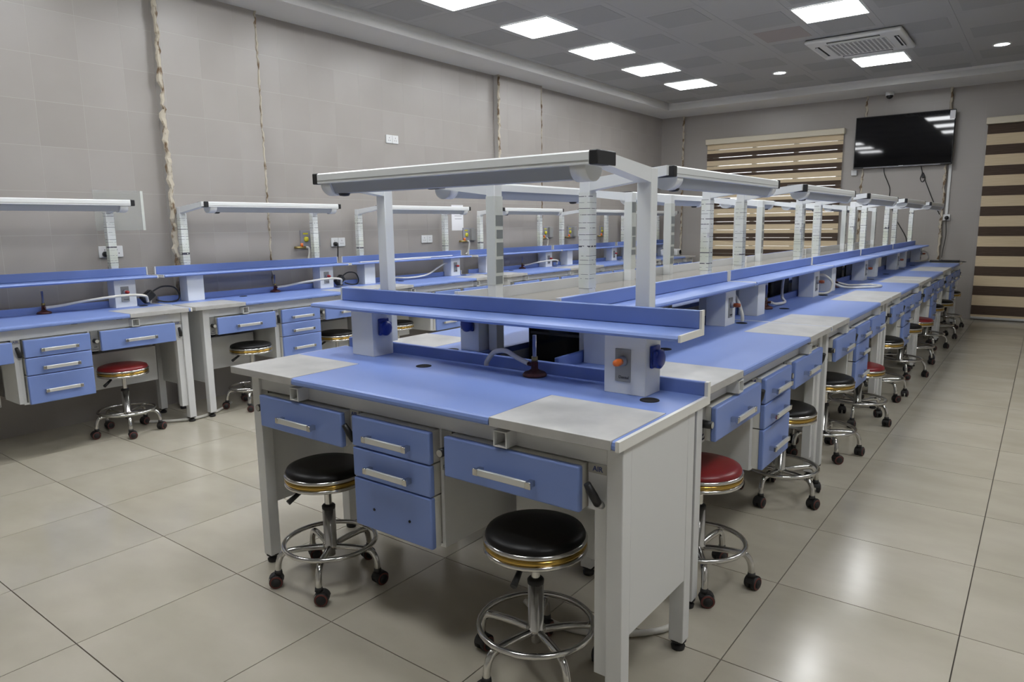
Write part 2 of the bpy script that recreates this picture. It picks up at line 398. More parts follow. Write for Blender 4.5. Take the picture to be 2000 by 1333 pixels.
# air conditioner cassette
ac = thing('air_conditioner', 'white ceiling cassette air conditioner with a perforated grille and four slots', 'air conditioner', (*on_ceil(-1.08, 7.67), ZC-.004))
build('panel', lambda b: box(b, -.475, .475, -.475, .475, -.045, -.001, .02), 'ac_white', ac)
def acgrille(b):
    box(b, -.30, .30, -.30, .30, -.052, -.044, .006)
build('grille', acgrille, 'ac_white', ac)
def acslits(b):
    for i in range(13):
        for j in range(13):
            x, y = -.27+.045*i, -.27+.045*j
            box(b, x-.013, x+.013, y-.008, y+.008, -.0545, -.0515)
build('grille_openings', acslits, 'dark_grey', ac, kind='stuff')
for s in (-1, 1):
    build('air_slot_shade', lambda b: box(b, -.26, .26, s*.39-.022, s*.39+.022, -.0465, -.044), 'hole', ac)  # flat dark strips painting the shade inside the slots, no real recess
    build('air_slot_shade', lambda b: box(b, s*.39-.022, s*.39+.022, -.26, .26, -.0465, -.044), 'hole', ac)
    build('louvre', lambda b: obox(b, (0, s*.40, -.052), (Vector((1,0,0)), Vector((0,.8,-.6*s)), Vector((0,.6*s,.8))), (.5, .045, .004)), 'ac_white', ac)
    build('louvre', lambda b: obox(b, (s*.40, 0, -.052), (Vector((.8,0,-.6*s)), Vector((0,1,0)), Vector((.6*s,0,.8))), (.045, .5, .004)), 'ac_white', ac)

# security camera under the back soffit
dc = thing('security_camera', 'small white dome security camera hanging from the soffit above the television', 'camera', (-1.17, 10.2, ZS))
build('base', lambda b: lathe(b, [(0, 0), (.055, 0), (.055, -.05), (0, -.05)], seg=24), 'white', dc)
build('dome', lambda b: lathe(b, [(.045, -.05), (.044, -.07), (.03, -.09), (0, -.098)], seg=24), 'black_gloss', dc)

# ================================================================== window and blinds
win = build('window_1', lambda b: [box(b, W0, W0+.05, BY+.1, BY+.16, WZ0, WZ1), box(b, W1-.05, W1, BY+.1, BY+.16, WZ0, WZ1),
    box(b, W0+.05, W1-.05, BY+.1, BY+.16, WZ0, WZ0+.05), box(b, W0+.05, W1-.05, BY+.1, BY+.16, WZ1-.05, WZ1)], 'frame_alu', kind='structure')
PW = (W1-W0)/3
for k in (1, 2):
    build('mullion', lambda b: box(b, W0+PW*k-.035, W0+PW*k+.035, BY+.1, BY+.16, WZ0+.05, WZ1-.05), 'frame_alu', win)
for k in range(3):
    build('pane', lambda b: box(b, W0+PW*k+.036, W0+PW*(k+1)-.036, BY+.125, BY+.131, WZ0+.05, WZ1-.05), 'glass', win)
def blind(lab, x0, x1, zt, zb, cyc, fdark, slit, first):
    t = thing('zebra_blind', lab, 'blind', ((x0+x1)/2, BY-.035, zb)); hw = (x1-x0)/2; H = zt-zb
    build('headrail', lambda b: box(b, -hw-.02, hw+.02, -.06, .03, H-.09, H, .01), 'blind_rail', t)
    z = H-.09; dark = first; strips = {}
    def strip(a, c):
        if c-a < .004: return
        key = (dark, round(c-a, 4))
        if key not in strips:
            bm = bmesh.new(); box(bm, -hw, hw, -.002, .002, 0, c-a); strips[key] = mesh('strip', bm, 'blind_dark' if dark else 'blind_beige')
        link('fabric_strip', strips[key], t, (0, 0 if not dark else -.0045, a))
    while z > .04:
        hgt = cyc*(fdark if dark else 1-fdark); bot = max(z-hgt, .031)
        if slit:
            c = z-hgt*.6
            strip(c+slit/2, z); strip(bot, c-slit/2)
        else:
            strip(z-hgt/2 if z-hgt/2 > bot else bot, z); strip(bot, z-hgt/2)
        z -= hgt; dark = not dark
    build('bottom_rail', lambda b: box(b, -hw, hw, -.014, .014, 0, .03, .006), 'frame_alu' if slit == 0 else 'blind_rail', t)
    return t
blind('brown and beige striped zebra blind with daylight slits over the window beside the television', -3.97, -1.80, 2.83, .78, .27, .45, .0085, False)
blind('floor-length brown and beige striped zebra blind beside the television, without daylight slits', .045, 1.65, 2.80, .015, .278, .47, 0, True)

# ================================================================== television
tv = thing('television', 'flat black television hanging on the tiled pilaster between the two blinds', 'television', (-.975, BY-.053, 2.20))
build('bracket', lambda b: box(b, -.25, .25, -.05, 0, .2, .55), 'black', tv)
build('casing', lambda b: box(b, -.64, .64, -.09, -.05, 0, .75, .008), 'black', tv)
build('screen', lambda b: box(b, -.628, .628, -.0915, -.09, .022, .738), 'screen', tv)
build('bottom_strip', lambda b: box(b, -.5, .5, -.094, -.09, .002, .012), 'grey_plastic', tv)
build('maker_mark', lambda b: box(b, -.03, .03, -.0925, -.0905, .006, .018), 'steel', tv)
build('sticker', lambda b: box(b, .57, .635, -.0935, -.0915, .62, .735), 'paper', tv)
jb = build('junction_box', lambda b: [box(b, -1.66, -1.58, BY-.04, BY, 2.11, 2.19, .006), box(b, -1.655, -1.585, BY-.044, BY-.038, 2.115, 2.185, .003)], 'white')
tag(jb, 'small white junction box on the wall at the lower corner of the television', 'junction box')
cd = thing('cable_trunking', 'narrow white vertical cable trunking running down from the television', 'trunking', (-.36, BY, 1.5))
build('channel', lambda b: box(b, -.018, .018, -.025, 0, 0, .75), 'white', cd)
build('cover', lambda b: box(b, -.016, .016, -.030, -.025, 0, .75, .003), 'white', cd)
so = thing('wall_socket', 'white surface socket with a black plug at the foot of the vertical trunking', 'socket', (-.37, BY, 1.41))
build('box', lambda b: box(b, -.06, .06, -.04, 0, 0, .09, .006), 'white', so)
build('plug', lambda b: lathe(b, [(0, 0), (.028, 0), (.026, .03), (.012, .05), (0, .05)], (.02, -.04, .04), 14, 0, '-y'), 'black', so)
build('cord', lambda b: tube(b, smooth_pts([(.02, -.085, .04), (.02, -.09, -.02), (.03, -.06, -.2), (.01, -.05, -.4), (.0, -.06, -.53)]), .005), 'black', so)
TVX = (-.975, BY-.053, 2.20)
def tvp(pts): return smooth_pts([(x-TVX[0], y-TVX[1], z-TVX[2]) for x, y, z in pts])
build('cord', lambda b: tube(b, tvp([(-1.2, BY-.10, 2.195), (-1.19, BY-.07, 2.1), (-1.11, BY-.062, 1.9), (-1.1, BY-.062, 1.72), (-1.0, BY-.062, 1.45), (-.86, BY-.062, 1.2), (-.83, BY-.062, 1.1)]), .006), 'black', tv)
build('cord', lambda b: tube(b, tvp([(-.72, BY-.10, 2.195), (-.70, BY-.07, 2.1), (-.72, BY-.064, 2.02), (-.69, BY-.064, 1.97), (-.66, BY-.064, 2.03), (-.69, BY-.066, 2.10), (-.64, BY-.064, 1.95), (-.52, BY-.064, 1.66), (-.44, BY-.068, 1.50)]), .006), 'black', tv)
build('adapter', lambda b: box(b, .275, .30, -.022, -.002, -.17, -.11, .004), 'black', tv)

# ================================================================== BENCH
W, D, ZT = 1.8, .62, .857
def u_tube(b, x0, x1, y0, y1, z0, z1, t=.004):
    box(b, x0, x1, y0, y1, z0, z0+t); box(b, x0, x1, y0, y1, z1-t, z1)
    box(b, x0, x0+t, y0, y1, z0+t, z1-t); box(b, x1-t, x1, y0, y1, z0+t, z1-t)
AIR = text_mesh('AIR', .021, 'blue_print'); _b = bmesh.new()
for _k, _h in enumerate((.008, .006, .009, .005)): box(_b, -.010+.005*_k, -.007+.005*_k, -_h/2, _h/2, 0, .0006)
DENT1 = mesh('print', _b, 'dark_print')      # a line too small to read
DENT2 = text_mesh('Dental', .014, 'dark_print')
def vtext(me, parent, x, y, z, rz=0):
    o = link('print', me, parent, (x, y, z)); o.rotation_euler = (PI/2, 0, rz); return o
def make_bench(kind):
    t = thing('lab_bench', '', 'lab bench', group='blue-topped lab benches')
    # worktop: T-shaped blue board, two grey work plates let in at the front corners
    PXL, PXR, PD = .41, 1.373, .335
    def top(b):
        r = .012
        def bull(x0, x1, y1):
            prism(b, [(y1, ZT), (r, ZT), (r*.3, ZT-r*.3), (0, ZT-r), (0, ZT-.027+r*.5), (r*.5, ZT-.027), (y1, ZT-.027)], x0, x1, 'x')
        bull(PXL+.0015, PXR-.0015, PD); bull(1.787, 1.798, PD)
        box(b, 0, 1.798, PD, D-.02 if kind != 'rear' else D, ZT-.027, ZT)
    wt = build('worktop', top, 'blue', t)
    if kind != 'rear': build('back_ledge', lambda b: box(b, .03, 1.798, D-.02, D, ZT-.027, ZT+.046, .004), 'blue', t)
    build('end_band', lambda b: [box(b, 1.798, 1.81, 0, D, ZT-.028, ZT+.0005)] + ([box(b, 1.798, 1.81, D-.022, D, ZT+.0005, ZT+.047)] if kind != 'rear' else []), 'edge_white', t)
    build('end_band', lambda b: box(b, -.003, 0, PD, D, ZT-.028, ZT+.0005), 'edge_white', t)
    for x0, x1 in ((0, PXL-.0015), (PXR+.0015, 1.785)):
        build('work_plate', lambda b: box(b, x0, x1, 0, PD-.002, ZT-.027, ZT+.001, .0015), 'plate', t)
    for hx in (.67, 1.675):
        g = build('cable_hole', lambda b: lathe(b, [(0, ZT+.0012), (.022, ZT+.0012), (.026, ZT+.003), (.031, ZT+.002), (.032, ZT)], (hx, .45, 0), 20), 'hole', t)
    # frame
    build('front_rail', lambda b: box(b, .080, 1.792, .058, .078, .765, .83), 'white', t)
    build('rear_rail', lambda b: box(b, .080, 1.792, .49, .51, .765, .829), 'white', t)
    for x0 in (.075, 1.748):
        for y0, zt in ((.045, .83), (.475, .83)):
            lg = build('leg', lambda b: box(b, x0, x0+.051, y0, y0+.05, .035, zt, .003), 'white', t)
            build('foot', lambda b: lathe(b, [(0, 0), (.022, 0), (.024, .012), (.012, .022), (.009, .022), (.009, .030), (.027, .030), (.027, .037), (0, .037)], (x0+.025, y0+.025, 0), 14), 'rubber', lg)
    build('side_panel', lambda b: box(b, .09, .108, .096, .474, .262, .83), 'white', t)
    build('side_panel', lambda b: box(b, 1.783, 1.7975, .096, .474, .262, .83), 'white', t)
    # drawer carcass
    build('carcass', lambda b: [box(b, .715, .730, .06, .55, .352, .765), box(b, 1.117, 1.130, .06, .55, .352, .765), box(b, .730, 1.117, .06, .55, .352, .364), box(b, .730, 1.117, .535, .55, .364, .765)], 'white', t)
    build('divider', lambda b: box(b, .690, .714, .058, .30, .36, .765), 'white', t)
    build('divider', lambda b: box(b, 1.705, 1.747, .058, .10, .13, .628), 'white', t)
    # drawers
    def drawer(x0, x1, z0, z1, handle, deep=.34):
        d = build('drawer', lambda b: box(b, x0, x1, .012, .034, z0, z1, .0055), 'blue', t)
        build('drawer_box', lambda b: box(b, x0+.006, x1-.006, .034, deep, z0+.001, z1-.0005), 'edge_white', d)
        xc, zc = (x0+x1)/2, (z0+z1)/2 - .012
        if handle:
            def hd(b):
                box(b, xc-.092, xc+.092, -.018, -.008, zc-.011, zc+.011, .003, 0)
                for s in (-1, 1):
                    box(b, xc+s*.098-.010, xc+s*.098+.010, -.019, -.007, zc-.011, zc+.011, .002, 1)
                    box(b, xc+s*.095-.008, xc+s*.095+.008, -.008, .0125, zc-.009, zc+.009, 0, 1)
            build('handle', hd, ['handle_silver', 'chrome'], d)
        else:
            for s in (-1, 1):
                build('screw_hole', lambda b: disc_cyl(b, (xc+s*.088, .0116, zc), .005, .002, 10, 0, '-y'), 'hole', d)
    drawer(.172, .676, .628, .758, True)
    drawer(1.177, 1.681, .628, .761, True)
    drawer(.734, 1.114, .650, .760, True, .5)
    drawer(.734, 1.114, .538, .646, True, .5)
    drawer(.734, 1.114, .355, .534, kind != 'front', .5)
    # control plates
    for x0, x1 in ((.680, .729), (1.686, 1.747)):
        ap = build('air_plate', lambda b: [box(b, x0, x1, .054, .058, .63, .765), ], 'white', t)
        build('name_strip', lambda b: box(b, x0, x1, .0525, .054, .738, .764), 'grey_label', ap)
        vtext(AIR, ap, (x0+x1)/2, .0518, .751)
        xc = (x0+x1)/2
        build('lever', lambda b: [tube(b, [(xc+.012, .055, .648), (xc+.010, .035, .660)], .011, 12, 1), tube(b, [(xc+.010, .036, .659), (xc+.003, .024, .685), (xc-.010, .012, .720)], [.012, .0125, .010], 12, 0)], ['black', 'steel'], ap)
    for x0, x1 in ((.127, .171), (1.131, 1.176)):
        kp = build('valve_plate', lambda b: box(b, x0, x1, .054, .058, .628, .765), 'grey_panel', t)
        xc = (x0+x1)/2
        build('knob', lambda b: [lathe(b, [(0, 0), (.0155, 0), (.014, .037), (0, .037)], (xc, .054, .698), 16, 0, '-y'), disc_cyl(b, (xc, .0172, .698), .012, .001, 14, 1, '-y')], ['black', 'grey_label'], kp)
        vtext(DENT1, kp, xc+.004, .0535, .656); vtext(DENT2, kp, xc, .0535, .641)
    for xc in (.411, 1.409):
        build('rail_socket', lambda b: u_tube(b, xc-.025, xc+.025, .008, .0575, .768, .818), 'white', t)
    for xb in (.14, .55, 1.02, 1.30, 1.62):
        build('rubber_pad', lambda b: box(b, xb, xb+.035, .035, .057, ZT-.0325, ZT-.0272), 'rubber', t)
    # suction boxes hanging in the knee spaces
    for x0, x1 in ((.26, .68), (1.20, 1.69)):
        ub = build('suction_box', lambda b: box(b, x0, x1, .36, .515, .30, .56, .004), 'white', t)
        build('suction_hose', lambda b: tube(b, smooth_pts([(x0+.10, .44, .55), (x0+.10, .43, .66), (x0+.10, .30, .72), (x0+.10, .20, .765)]), .022, 10), 'black', ub)
    if kind in ('mid', 'rear'):
        build('back_panel', lambda b: box(b, .02, 1.79, .603, .617, .45, .829), 'white', t)
    # pedestals carrying the shelf
    ped = build('shelf_pedestal', lambda b: box(b, .205, .343, .475, .592, ZT, 1.06, .002), 'tube_white', t)
    pedr = build('shelf_pedestal', lambda b: box(b, 1.492, 1.645, .478, .588, ZT, 1.06, .002), 'tube_white', t)
    def sock(x):
        def f(b):
            box(b, x, x+.012, .505, .562, .948, 1.022, .004)
            box(b, x+.010, x+.026, .500, .567, .955, 1.005, .006)
            lathe(b, [(0, 0), (.032, 0), (.032, .018), (.024, .024), (0, .024)], (x+.008, .534, .978), 20, 0, 'x')
        return f
    if kind != 'wall':
        build('blue_socket', sock(.3432), 'socket_blue', ped); build('blue_socket', sock(1.6452), 'socket_blue', pedr)
    vp = build('gas_plate', lambda b: box(b, 1.535, 1.592, .474, .4785, .90, 1.01, .001), 'grey_panel', pedr)
    build('gas_valve', lambda b: [lathe(b, [(0, 0), (.018, 0), (.016, .016), (0, .016)], (1.564, .474, .97), 16, 0, '-y'), lathe(b, [(0, 0), (.011, 0), (.013, .02), (.010, .036), (0, .038)], (1.564, .459, .97), 16, 1, '-y')],
          ['grey_plastic', {'front': 'orange', 'mid': 'rust_knob'}.get(kind, 'red_knob')], pedr)
    vtext(DENT2, pedr, 1.568, .4733, .915)
    # shelf
    def shelf(b):
        prism(b, [(.598, 1.06), (.598, 1.08), (.425, 1.08), (.416, 1.078), (.411, 1.070), (.416, 1.062), (.425, 1.06)], .004, 1.782, 'x')
    sh = build('shelf', shelf, 'blue', t)
    build('shelf_upstand', lambda b: box(b, .022, 1.782, .580, .598, 1.08, 1.140, .004), 'blue', sh)
    build('shelf_end', lambda b: [box(b, 1.782, 1.790, .415, .600, 1.059, 1.081), box(b, 1.782, 1.790, .578, .600, 1.081, 1.141)], 'edge_white', sh)
    build('shelf_end', lambda b: [box(b, 0, .004, .425, .600, 1.059, 1.081), box(b, .012, .021, .580, .600, 1.081, 1.140)], 'edge_white', sh)
    if kind in ('mid', 'rear'):
        build('upstand_back', lambda b: box(b, .022, 1.782, .5985, .601, 1.06, 1.140), 'white', sh)
    # lamp stand
    for x0 in (.262, 1.540):
        p = build('lamp_post', lambda b: box(b, x0, x0+.053, .602, .650, .857 if kind != 'front' else .905, 1.600, .003), 'tube_white', t)
        def arm(b):
            prism(b, [(.602, 1.552), (.602, 1.60), (.27, 1.632), (.27, 1.596)], x0+.001, x0+.052, 'x')
        build('lamp_arm', arm, 'tube_white', p)
        if kind != 'front':
            build('paper_strip', lambda b: box(b, x0-.0015, x0+.0545, .6015, .6515, 1.155, 1.545), 'paper_rows' if kind != 'rear' else 'tape_clear', p)
            if x0 > 1 and kind == 'mid': build('paper_tab', lambda b: box(b, x0-.035, x0-.0018, .6003, .6013, 1.34, 1.365), 'paper', p)
        if kind == 'rear':
            rnd = random.Random(int(x0*100)); z = 1.16
            while z < 1.53:
                hh = .028+.04*rnd.random(); a = x0-.002+.010*rnd.random()
                build('tape_patch', lambda b: box(b, a, min(a+.036+.02*rnd.random(), x0+.0545), .6516, .6528, z, z+hh), 'tape_grey' if rnd.random() > .25 else 'tape_clear', p)
                build('tape_patch', lambda b: box(b, x0-.0030, x0-.0016, .603+.01*rnd.random(), .645, z+.01, z+.01+hh), 'tape_grey' if rnd.random() > .4 else 'tape_clear', p)
                z += hh+.004+.022*rnd.random()
    LX0, LX1 = .282, 1.594
    def housing(b):
        prism(b, [(.25, 1.592), (.25, 1.626), (.256, 1.631), (.35, 1.631), (.36, 1.622), (.36, 1.590), (.255, 1.590)], LX0+.030, LX1-.030, 'x')
        box(b, LX0+.032, LX1-.032, .2488, .2505, 1.600, 1.6015); 
    lh = build('lamp_housing', housing, 'tube_white', t)
    build('housing_groove', lambda b: box(b, LX0+.032, LX1-.032, .2482, .2502, 1.6015, 1.6032), 'grey_panel', lh)
    for a, b_ in ((LX0, LX0+.030), (LX1-.030, LX1)):
        build('end_cap', lambda b: box(b, a, b_, .249, .361, 1.589, 1.632, .004), 'cap_black', lh)
    n = 10
    arc = [(.305-.050*math.cos(PI*k/n), 1.590-.046*math.sin(PI*k/n)) for k in range(n+1)]
    low = [(.262, 1.590), (.280, 1.552), (.330, 1.552), (.348, 1.590)]
    build('reflector', lambda b: prism(b, low, LX0+.10, LX1-.10, 'x'), 'lamp_under', lh)
    for a, b_ in ((LX0+.045, LX0+.10), (LX1-.10, LX1-.045)):
        build('reflector_end', lambda b: prism(b, arc, a, b_, 'x', smooth=True), 'tube_white', lh)
    build('lamp_switch', lambda b: lathe(b, [(0, 0), (.024, 0), (.018, -.010), (0, -.012)], (LX0+.125, .305, 1.552), 14), 'cap_black', lh)
    return t

b_front = make_bench('front'); b_front.location = (-1.814, 0, 0)
b_front['label'] = 'blue-topped bench standing crosswise at the end of the double row, one drawer lacking a handle'
ORD = ['first', 'second', 'third', 'fourth', 'fifth', 'sixth']
def row(kind, places, rz, labels):
    proto = make_bench(kind); out = []
    for i, (loc, lab) in enumerate(zip(places, labels)):
        t = proto if i == 0 else copy_tree(proto)
        t.location = loc; t.rotation_euler = (0, 0, rz); t['label'] = lab; out.append(t)
    return out
R0, LST, M0 = .665, [-.735, 1.10, 2.928, 4.84, 6.665, 8.50], .66
BP = 1.815
row('mid', [(-.05, R0+BP*k, 0) for k in range(5)], PI/2, [ORD[k]+' blue-topped bench from the crosswise bench in the row facing the open aisle' for k in range(5)])
row('rear', [(-1.755, M0+BP*(k+1), 0) for k in range(5)], -PI/2, [ORD[k]+' bench from the crosswise bench in the row facing the tiled wall, taped lamp posts' for k in range(5)])
row('wall', [(-4.092, y, 0) for y in LST], PI/2, [ORD[k]+' bench along the tiled wall, counted towards the blind wall' for k in range(6)])

# glossy boards closing the duct between the two back-to-back rows
dt = thing('service_duct', 'long glossy beige boards over the gap between the two back-to-back bench rows', 'duct cover', (0, 0, 0))
def board(k):
    def f(b):
        y0, y1 = R0+.03+BP*k, R0+.03+BP*(k+1)-.003
        box(b, -1.102, -.703, y0, y1, 1.076, 1.09)
        def side(xa, xb, posts):
            cuts = [y0] + [v for p in posts for v in (p[0]-.002, p[1]+.002)] + [y1]
            for a, c in zip(cuts[::2], cuts[1::2]): box(b, xa, xb, a, c, 1.076, 1.09)
        side(-.703, -.6525, [(R0+BP*k+.262, R0+BP*k+.315), (R0+BP*k+1.540, R0+BP*k+1.593)])
        e = M0+BP*(k+1); side(-1.1525, -1.102, [(e-1.593, e-1.540), (e-.315, e-.262)])
    return f
for k in range(5): build('board', board(k), 'duct_gloss', dt)
for k in range(6):
    y = min(max(BP*k+R0+.02, 1.75), 9.66)
    build('support', lambda b: box(b, -.742, -.715, y, y+.03, 0, 1.0758), 'dark_grey', dt)
build('low_shelf', lambda b: box(b, -1.10, -.745, .72, 9.6, .585, .599), 'dark_grey', dt)

# ================================================================== STOOLS
def make_stool(seat):
    t = thing('stool', '', 'stool', group='round stools on castors'); H = .495
    build('cushion', lambda b: lathe(b, [(0, H), (.08, H-.001), (.13, H-.005), (.152, H-.013), (.158, H-.025), (.157, H-.034), (0, H-.034)], seg=40), seat, t)
    def ring(r, z, rr): return lambda b: tube(b, [(r*math.cos(2*PI*k/40), r*math.sin(2*PI*k/40), z) for k in range(40)], rr, 10, closed=True)
    build('rim', ring(.156, H-.037, .008), 'chrome', t, label='chrome upper rim')
    build('gold_band', lambda b: lathe(b, [(.154, H-.045), (.160, H-.047), (.163, H-.054), (.160, H-.061), (.154, H-.063)], seg=40), 'gold', t, label='gold band round the seat')
    build('rim', ring(.156, H-.070, .008), 'chrome', t, label='chrome lower rim')
    build('seat_pan', lambda b: disc_cyl(b, (0, 0, H-.078), .155, .04, 32), 'dark_grey', t)
    lv = build('height_lever', lambda b: [tube(b, [(0, 0, H-.088), (-.06, -.10, H-.092)], .005, 8, 0), tube(b, [(-.055, -.092, H-.092), (-.085, -.145, H-.125)], [.008, .011], 10, 1)], ['chrome', 'black'], t)
    build('piston', lambda b: disc_cyl(b, (0, 0, .20), .0145, H-.078-.20, 16), 'chrome', t)
    build('collar', lambda b: lathe(b, [(0, .300), (.026, .300), (.027, .312), (.022, .318), (0, .318)], seg=20), 'rubber', t)
    build('column', lambda b: lathe(b, [(0, .10), (.017, .10), (.017, .135), (.032, .14), (.032, .15), (.0255, .155), (.0255, .300), (0, .300)], seg=24), 'chrome', t)
    build('foot_ring', ring(.182, .163, .0095), 'chrome', t)
    for k in range(5):
        a = 2*PI*k/5
        pts = smooth_pts([(.02, 0, .138), (.09, 0, .144), (.165, 0, .143), (.192, 0, .130), (.205, 0, .100), (.208, 0, .066)], 4)
        lg = build('leg', lambda b: tube(b, pts, .0125, 10), 'chrome', t, rz=a)
        def caster(b):
            lathe(b, [(0, .07), (.014, .07), (.016, .055), (0, .055)], (.208, 0, 0), 12, 0)
            # swivelled twin wheels under a hood
            ca, sa = math.cos(1.1+k*1.7), math.sin(1.1+k*1.7); axis = Vector((-sa, ca, 0)); d = Vector((ca, sa, 0))
            c = Vector((.208, 0, .027)) + d*.010
            Mx = Matrix((d, axis.cross(d)*-1, axis)).transposed()
            for s in (-1, 1):
                o = c + axis*s*.006
                lathe(b, [(0, 0), (.0265, 0), (.027, .0145*s), (.025, .017*s)], o, 18, 0, Mx)
                lathe(b, [(.025, .017*s), (.0195, .0185*s)], o, 18, 1, Mx); lathe(b, [(.0195, .0185*s), (0, .0185*s)], o, 18, 0, Mx)
                lathe(b, [(0, .0182*s), (.0165, .0182*s), (.015, .021*s), (0, .021*s)], o, 14, 0, Mx)
            n = 8; hood = [(.030*math.cos(PI*(.05+.9*q/n)), .027+.030*math.sin(PI*(.05+.9*q/n))) for q in range(n+1)]
            rows = []
            for u, z in hood:
                p = Vector((.208, 0, 0)) + d*(.010+u); rows.append([b.verts.new((p+axis*s*.018).to_tuple()[:2]+(z,)) for s in (-1, 1)])
            for p, q in zip(rows, rows[1:]): b.faces.new((p[0], p[1], q[1], q[0])).material_index = 0
        build('caster', caster, ['rubber', 'wheel_red'], lg)
    return t
proto = {s: make_stool(s+'_vinyl') for s in ('black', 'red')}; fresh = {'black', 'red'}
UPPER = ('cushion', 'rim', 'gold_band', 'seat_pan', 'height_lever', 'piston')
def stool(col, x, y, rz, lab, h=.495):
    if col in fresh: t = proto[col]; fresh.discard(col)
    else: t = copy_tree(proto[col])
    t.location = (x, y, 0); t.rotation_euler = (0, 0, rz); t['label'] = lab
    for c in t.children: c.location.z = h-.495 if c.name.split('.')[0] in UPPER else 0
stool('black', -.362, .125, .75, 'round black stool under the drawer nearest the free end of the crosswise bench')
stool('black', -1.385, .125, .35, 'round black stool in the left knee space of the crosswise bench')
for k, (c, x, y, rz, h) in enumerate([('red', -.175, .985, .2, .495), ('black', -.175, 2.07, .8, .495), ('black', -.17, 2.93, .3, .495), ('red', -.15, 3.82, 1.0, .42), ('black', -.165, 4.69, .5, .495), ('black', -.16, 5.68, .1, .485),
        ('red', -.16, 6.50, .7, .45), ('black', -.17, 7.46, .2, .495), ('black', -.16, 8.32, 1.1, .465), ('black', -.17, 9.33, .4, .495)]):
    n = ['first', 'second', 'third', 'fourth', 'fifth', 'sixth', 'seventh', 'eighth', 'ninth', 'tenth'][k]
    stool(c, x, y, rz, 'round %s stool, %s along the aisle row from the crosswise bench' % (c, n), h)
stool('red', -4.27, .63, .9, 'round red stool at the tiled-wall benches')
stool('black', -4.19, 1.585, .5, 'round black stool at the tiled wall, first past the red one', .52)
stool('black', -4.26, 2.50, .2, 'round black stool at the tiled wall, second past the red one')
stool('black', -4.27, 3.27, .6, 'round black stool at the tiled wall, third past the red one')

# ================================================================== BUNSEN BURNERS
def burner(x, y, rz, hose, lab, h=.155):
    t = thing('bunsen_burner', lab, 'burner', (x, y, ZT+.0012), rz, 'bunsen burners on the benches')
    build('base', lambda b: lathe(b, [(0, 0), (.044, 0), (.046, .006), (.040, .014), (.022, .020), (.013, .028), (.013, .055), (0, .055)], seg=24), 'cast_red', t)
    build('barrel', lambda b: lathe(b, [(0, .055), (.010, .055), (.010, .066), (.0075, .068), (.0075, h), (0, h)], seg=14), 'steel', t)
    build('air_collar', lambda b: lathe(b, [(.0102, .058), (.012, .058), (.012, .074), (.007, .074)], seg=14), 'brass', t)
    build('inlet', lambda b: tube(b, [(-.010, 0, .042), (-.034, 0, .044)], .007, 10), 'cast_red', t)
    c, s = math.cos(-rz), math.sin(-rz)
    loc = [((X-x)*c-(Y-y)*s, (X-x)*s+(Y-y)*c, Z-ZT) for X, Y, Z in hose]
    build('gas_hose', lambda b: tube(b, smooth_pts([(-.030, 0, .044)]+loc, 7), .0095, 10), 'hose', t)
burner(-.658, .545, 0, [(-.74, .545, .918), (-.80, .55, .938), (-.86, .555, .925), (-.90, .56, .885), (-.905, .56, .867)], 'dark red bunsen burner with a short white hose on the crosswise bench')
for k, (n, y0) in enumerate(zip(ORD, LST)):
    if k in (2, 4, 5): continue
    ly = y0
    burner(-4.092-.55, ly+1.05, PI, [(-4.62, ly+1.15, .905), (-4.58, ly+1.28, .925), (-4.50, ly+1.42, .945), (-4.485, ly+1.56, .95), (-4.495, ly+1.67, .935), (-4.525, ly+1.70, .905), (-4.53, ly+1.705, .884)],
           'dark bunsen burner with a long white hose on the %s tiled-wall bench' % n)
ly = LST[2]
burner(-4.64, ly+.56, PI, [(-4.6, ly+.66, .892), (-4.58, ly+.85, .880), (-4.58, ly+1.1, .895), (-4.60, ly+1.3, .96), (-4.61, ly+1.42, 1.0), (-4.62, ly+1.48, 1.0)], 'dark bunsen burner with a sagging white hose on the third tiled-wall bench', .12)
ry = R0+BP
burner(-.60, ry+.60, PI, [(-.58, ry+.75, .875), (-.57, ry+.92, .872), (-.60, ry+.96, .90), (-.62, ry+1.02, .97), (-.63, ry+1.08, 1.03)], 'red bunsen burner with a bent white hose on the second bench of the aisle row')
ry = R0+BP*2
burner(-.59, ry+.62, 2.6, [(-.50, ry+.72, .873), (-.36, ry+.88, .869), (-.26, ry+.80, .868), (-.33, ry+.62, .868), (-.48, ry+.52, .869), (-.56, ry+.46, .90)], 'bunsen burner with a coiled white hose on the third bench of the aisle row')
def hose(pts, lab, r=.0095):
    o = build('gas_hose', lambda b: tube(b, smooth_pts(pts, 8), r, 10), 'hose'); return tag(o, lab, 'hose', 'loose white hoses')
ry = R0
hose([(-.50, ry+1.685, .8655), (-.503, ry+1.69, .90), (-.53, ry+1.71, .96), (-.555, ry+1.715, 1.0), (-.585, ry+1.72, 1.03)], 'white hose rising out of a worktop hole on the first bench of the aisle row')
ry = R0+BP
hose([(-.56, ry+1.66, .872), (-.50, ry+1.70, .871), (-.47, ry+1.76, .89), (-.47, ry+1.80, .95), (-.52, ry+1.79, 1.0), (-.56, ry+1.75, 1.01)], 'white hose looping beside the orange valve on the second bench of the aisle row')
ry = R0+BP*4
hose([(-.56, ry+1.30, .880), (-.50, ry+1.45, .873), (-.46, ry+1.62, .873), (-.45, ry+1.73, .90), (-.47, ry+1.745, .97), (-.52, ry+1.735, 1.0), (-.545, ry+1.72, .99)], 'white hose looping at the television end of the aisle row')

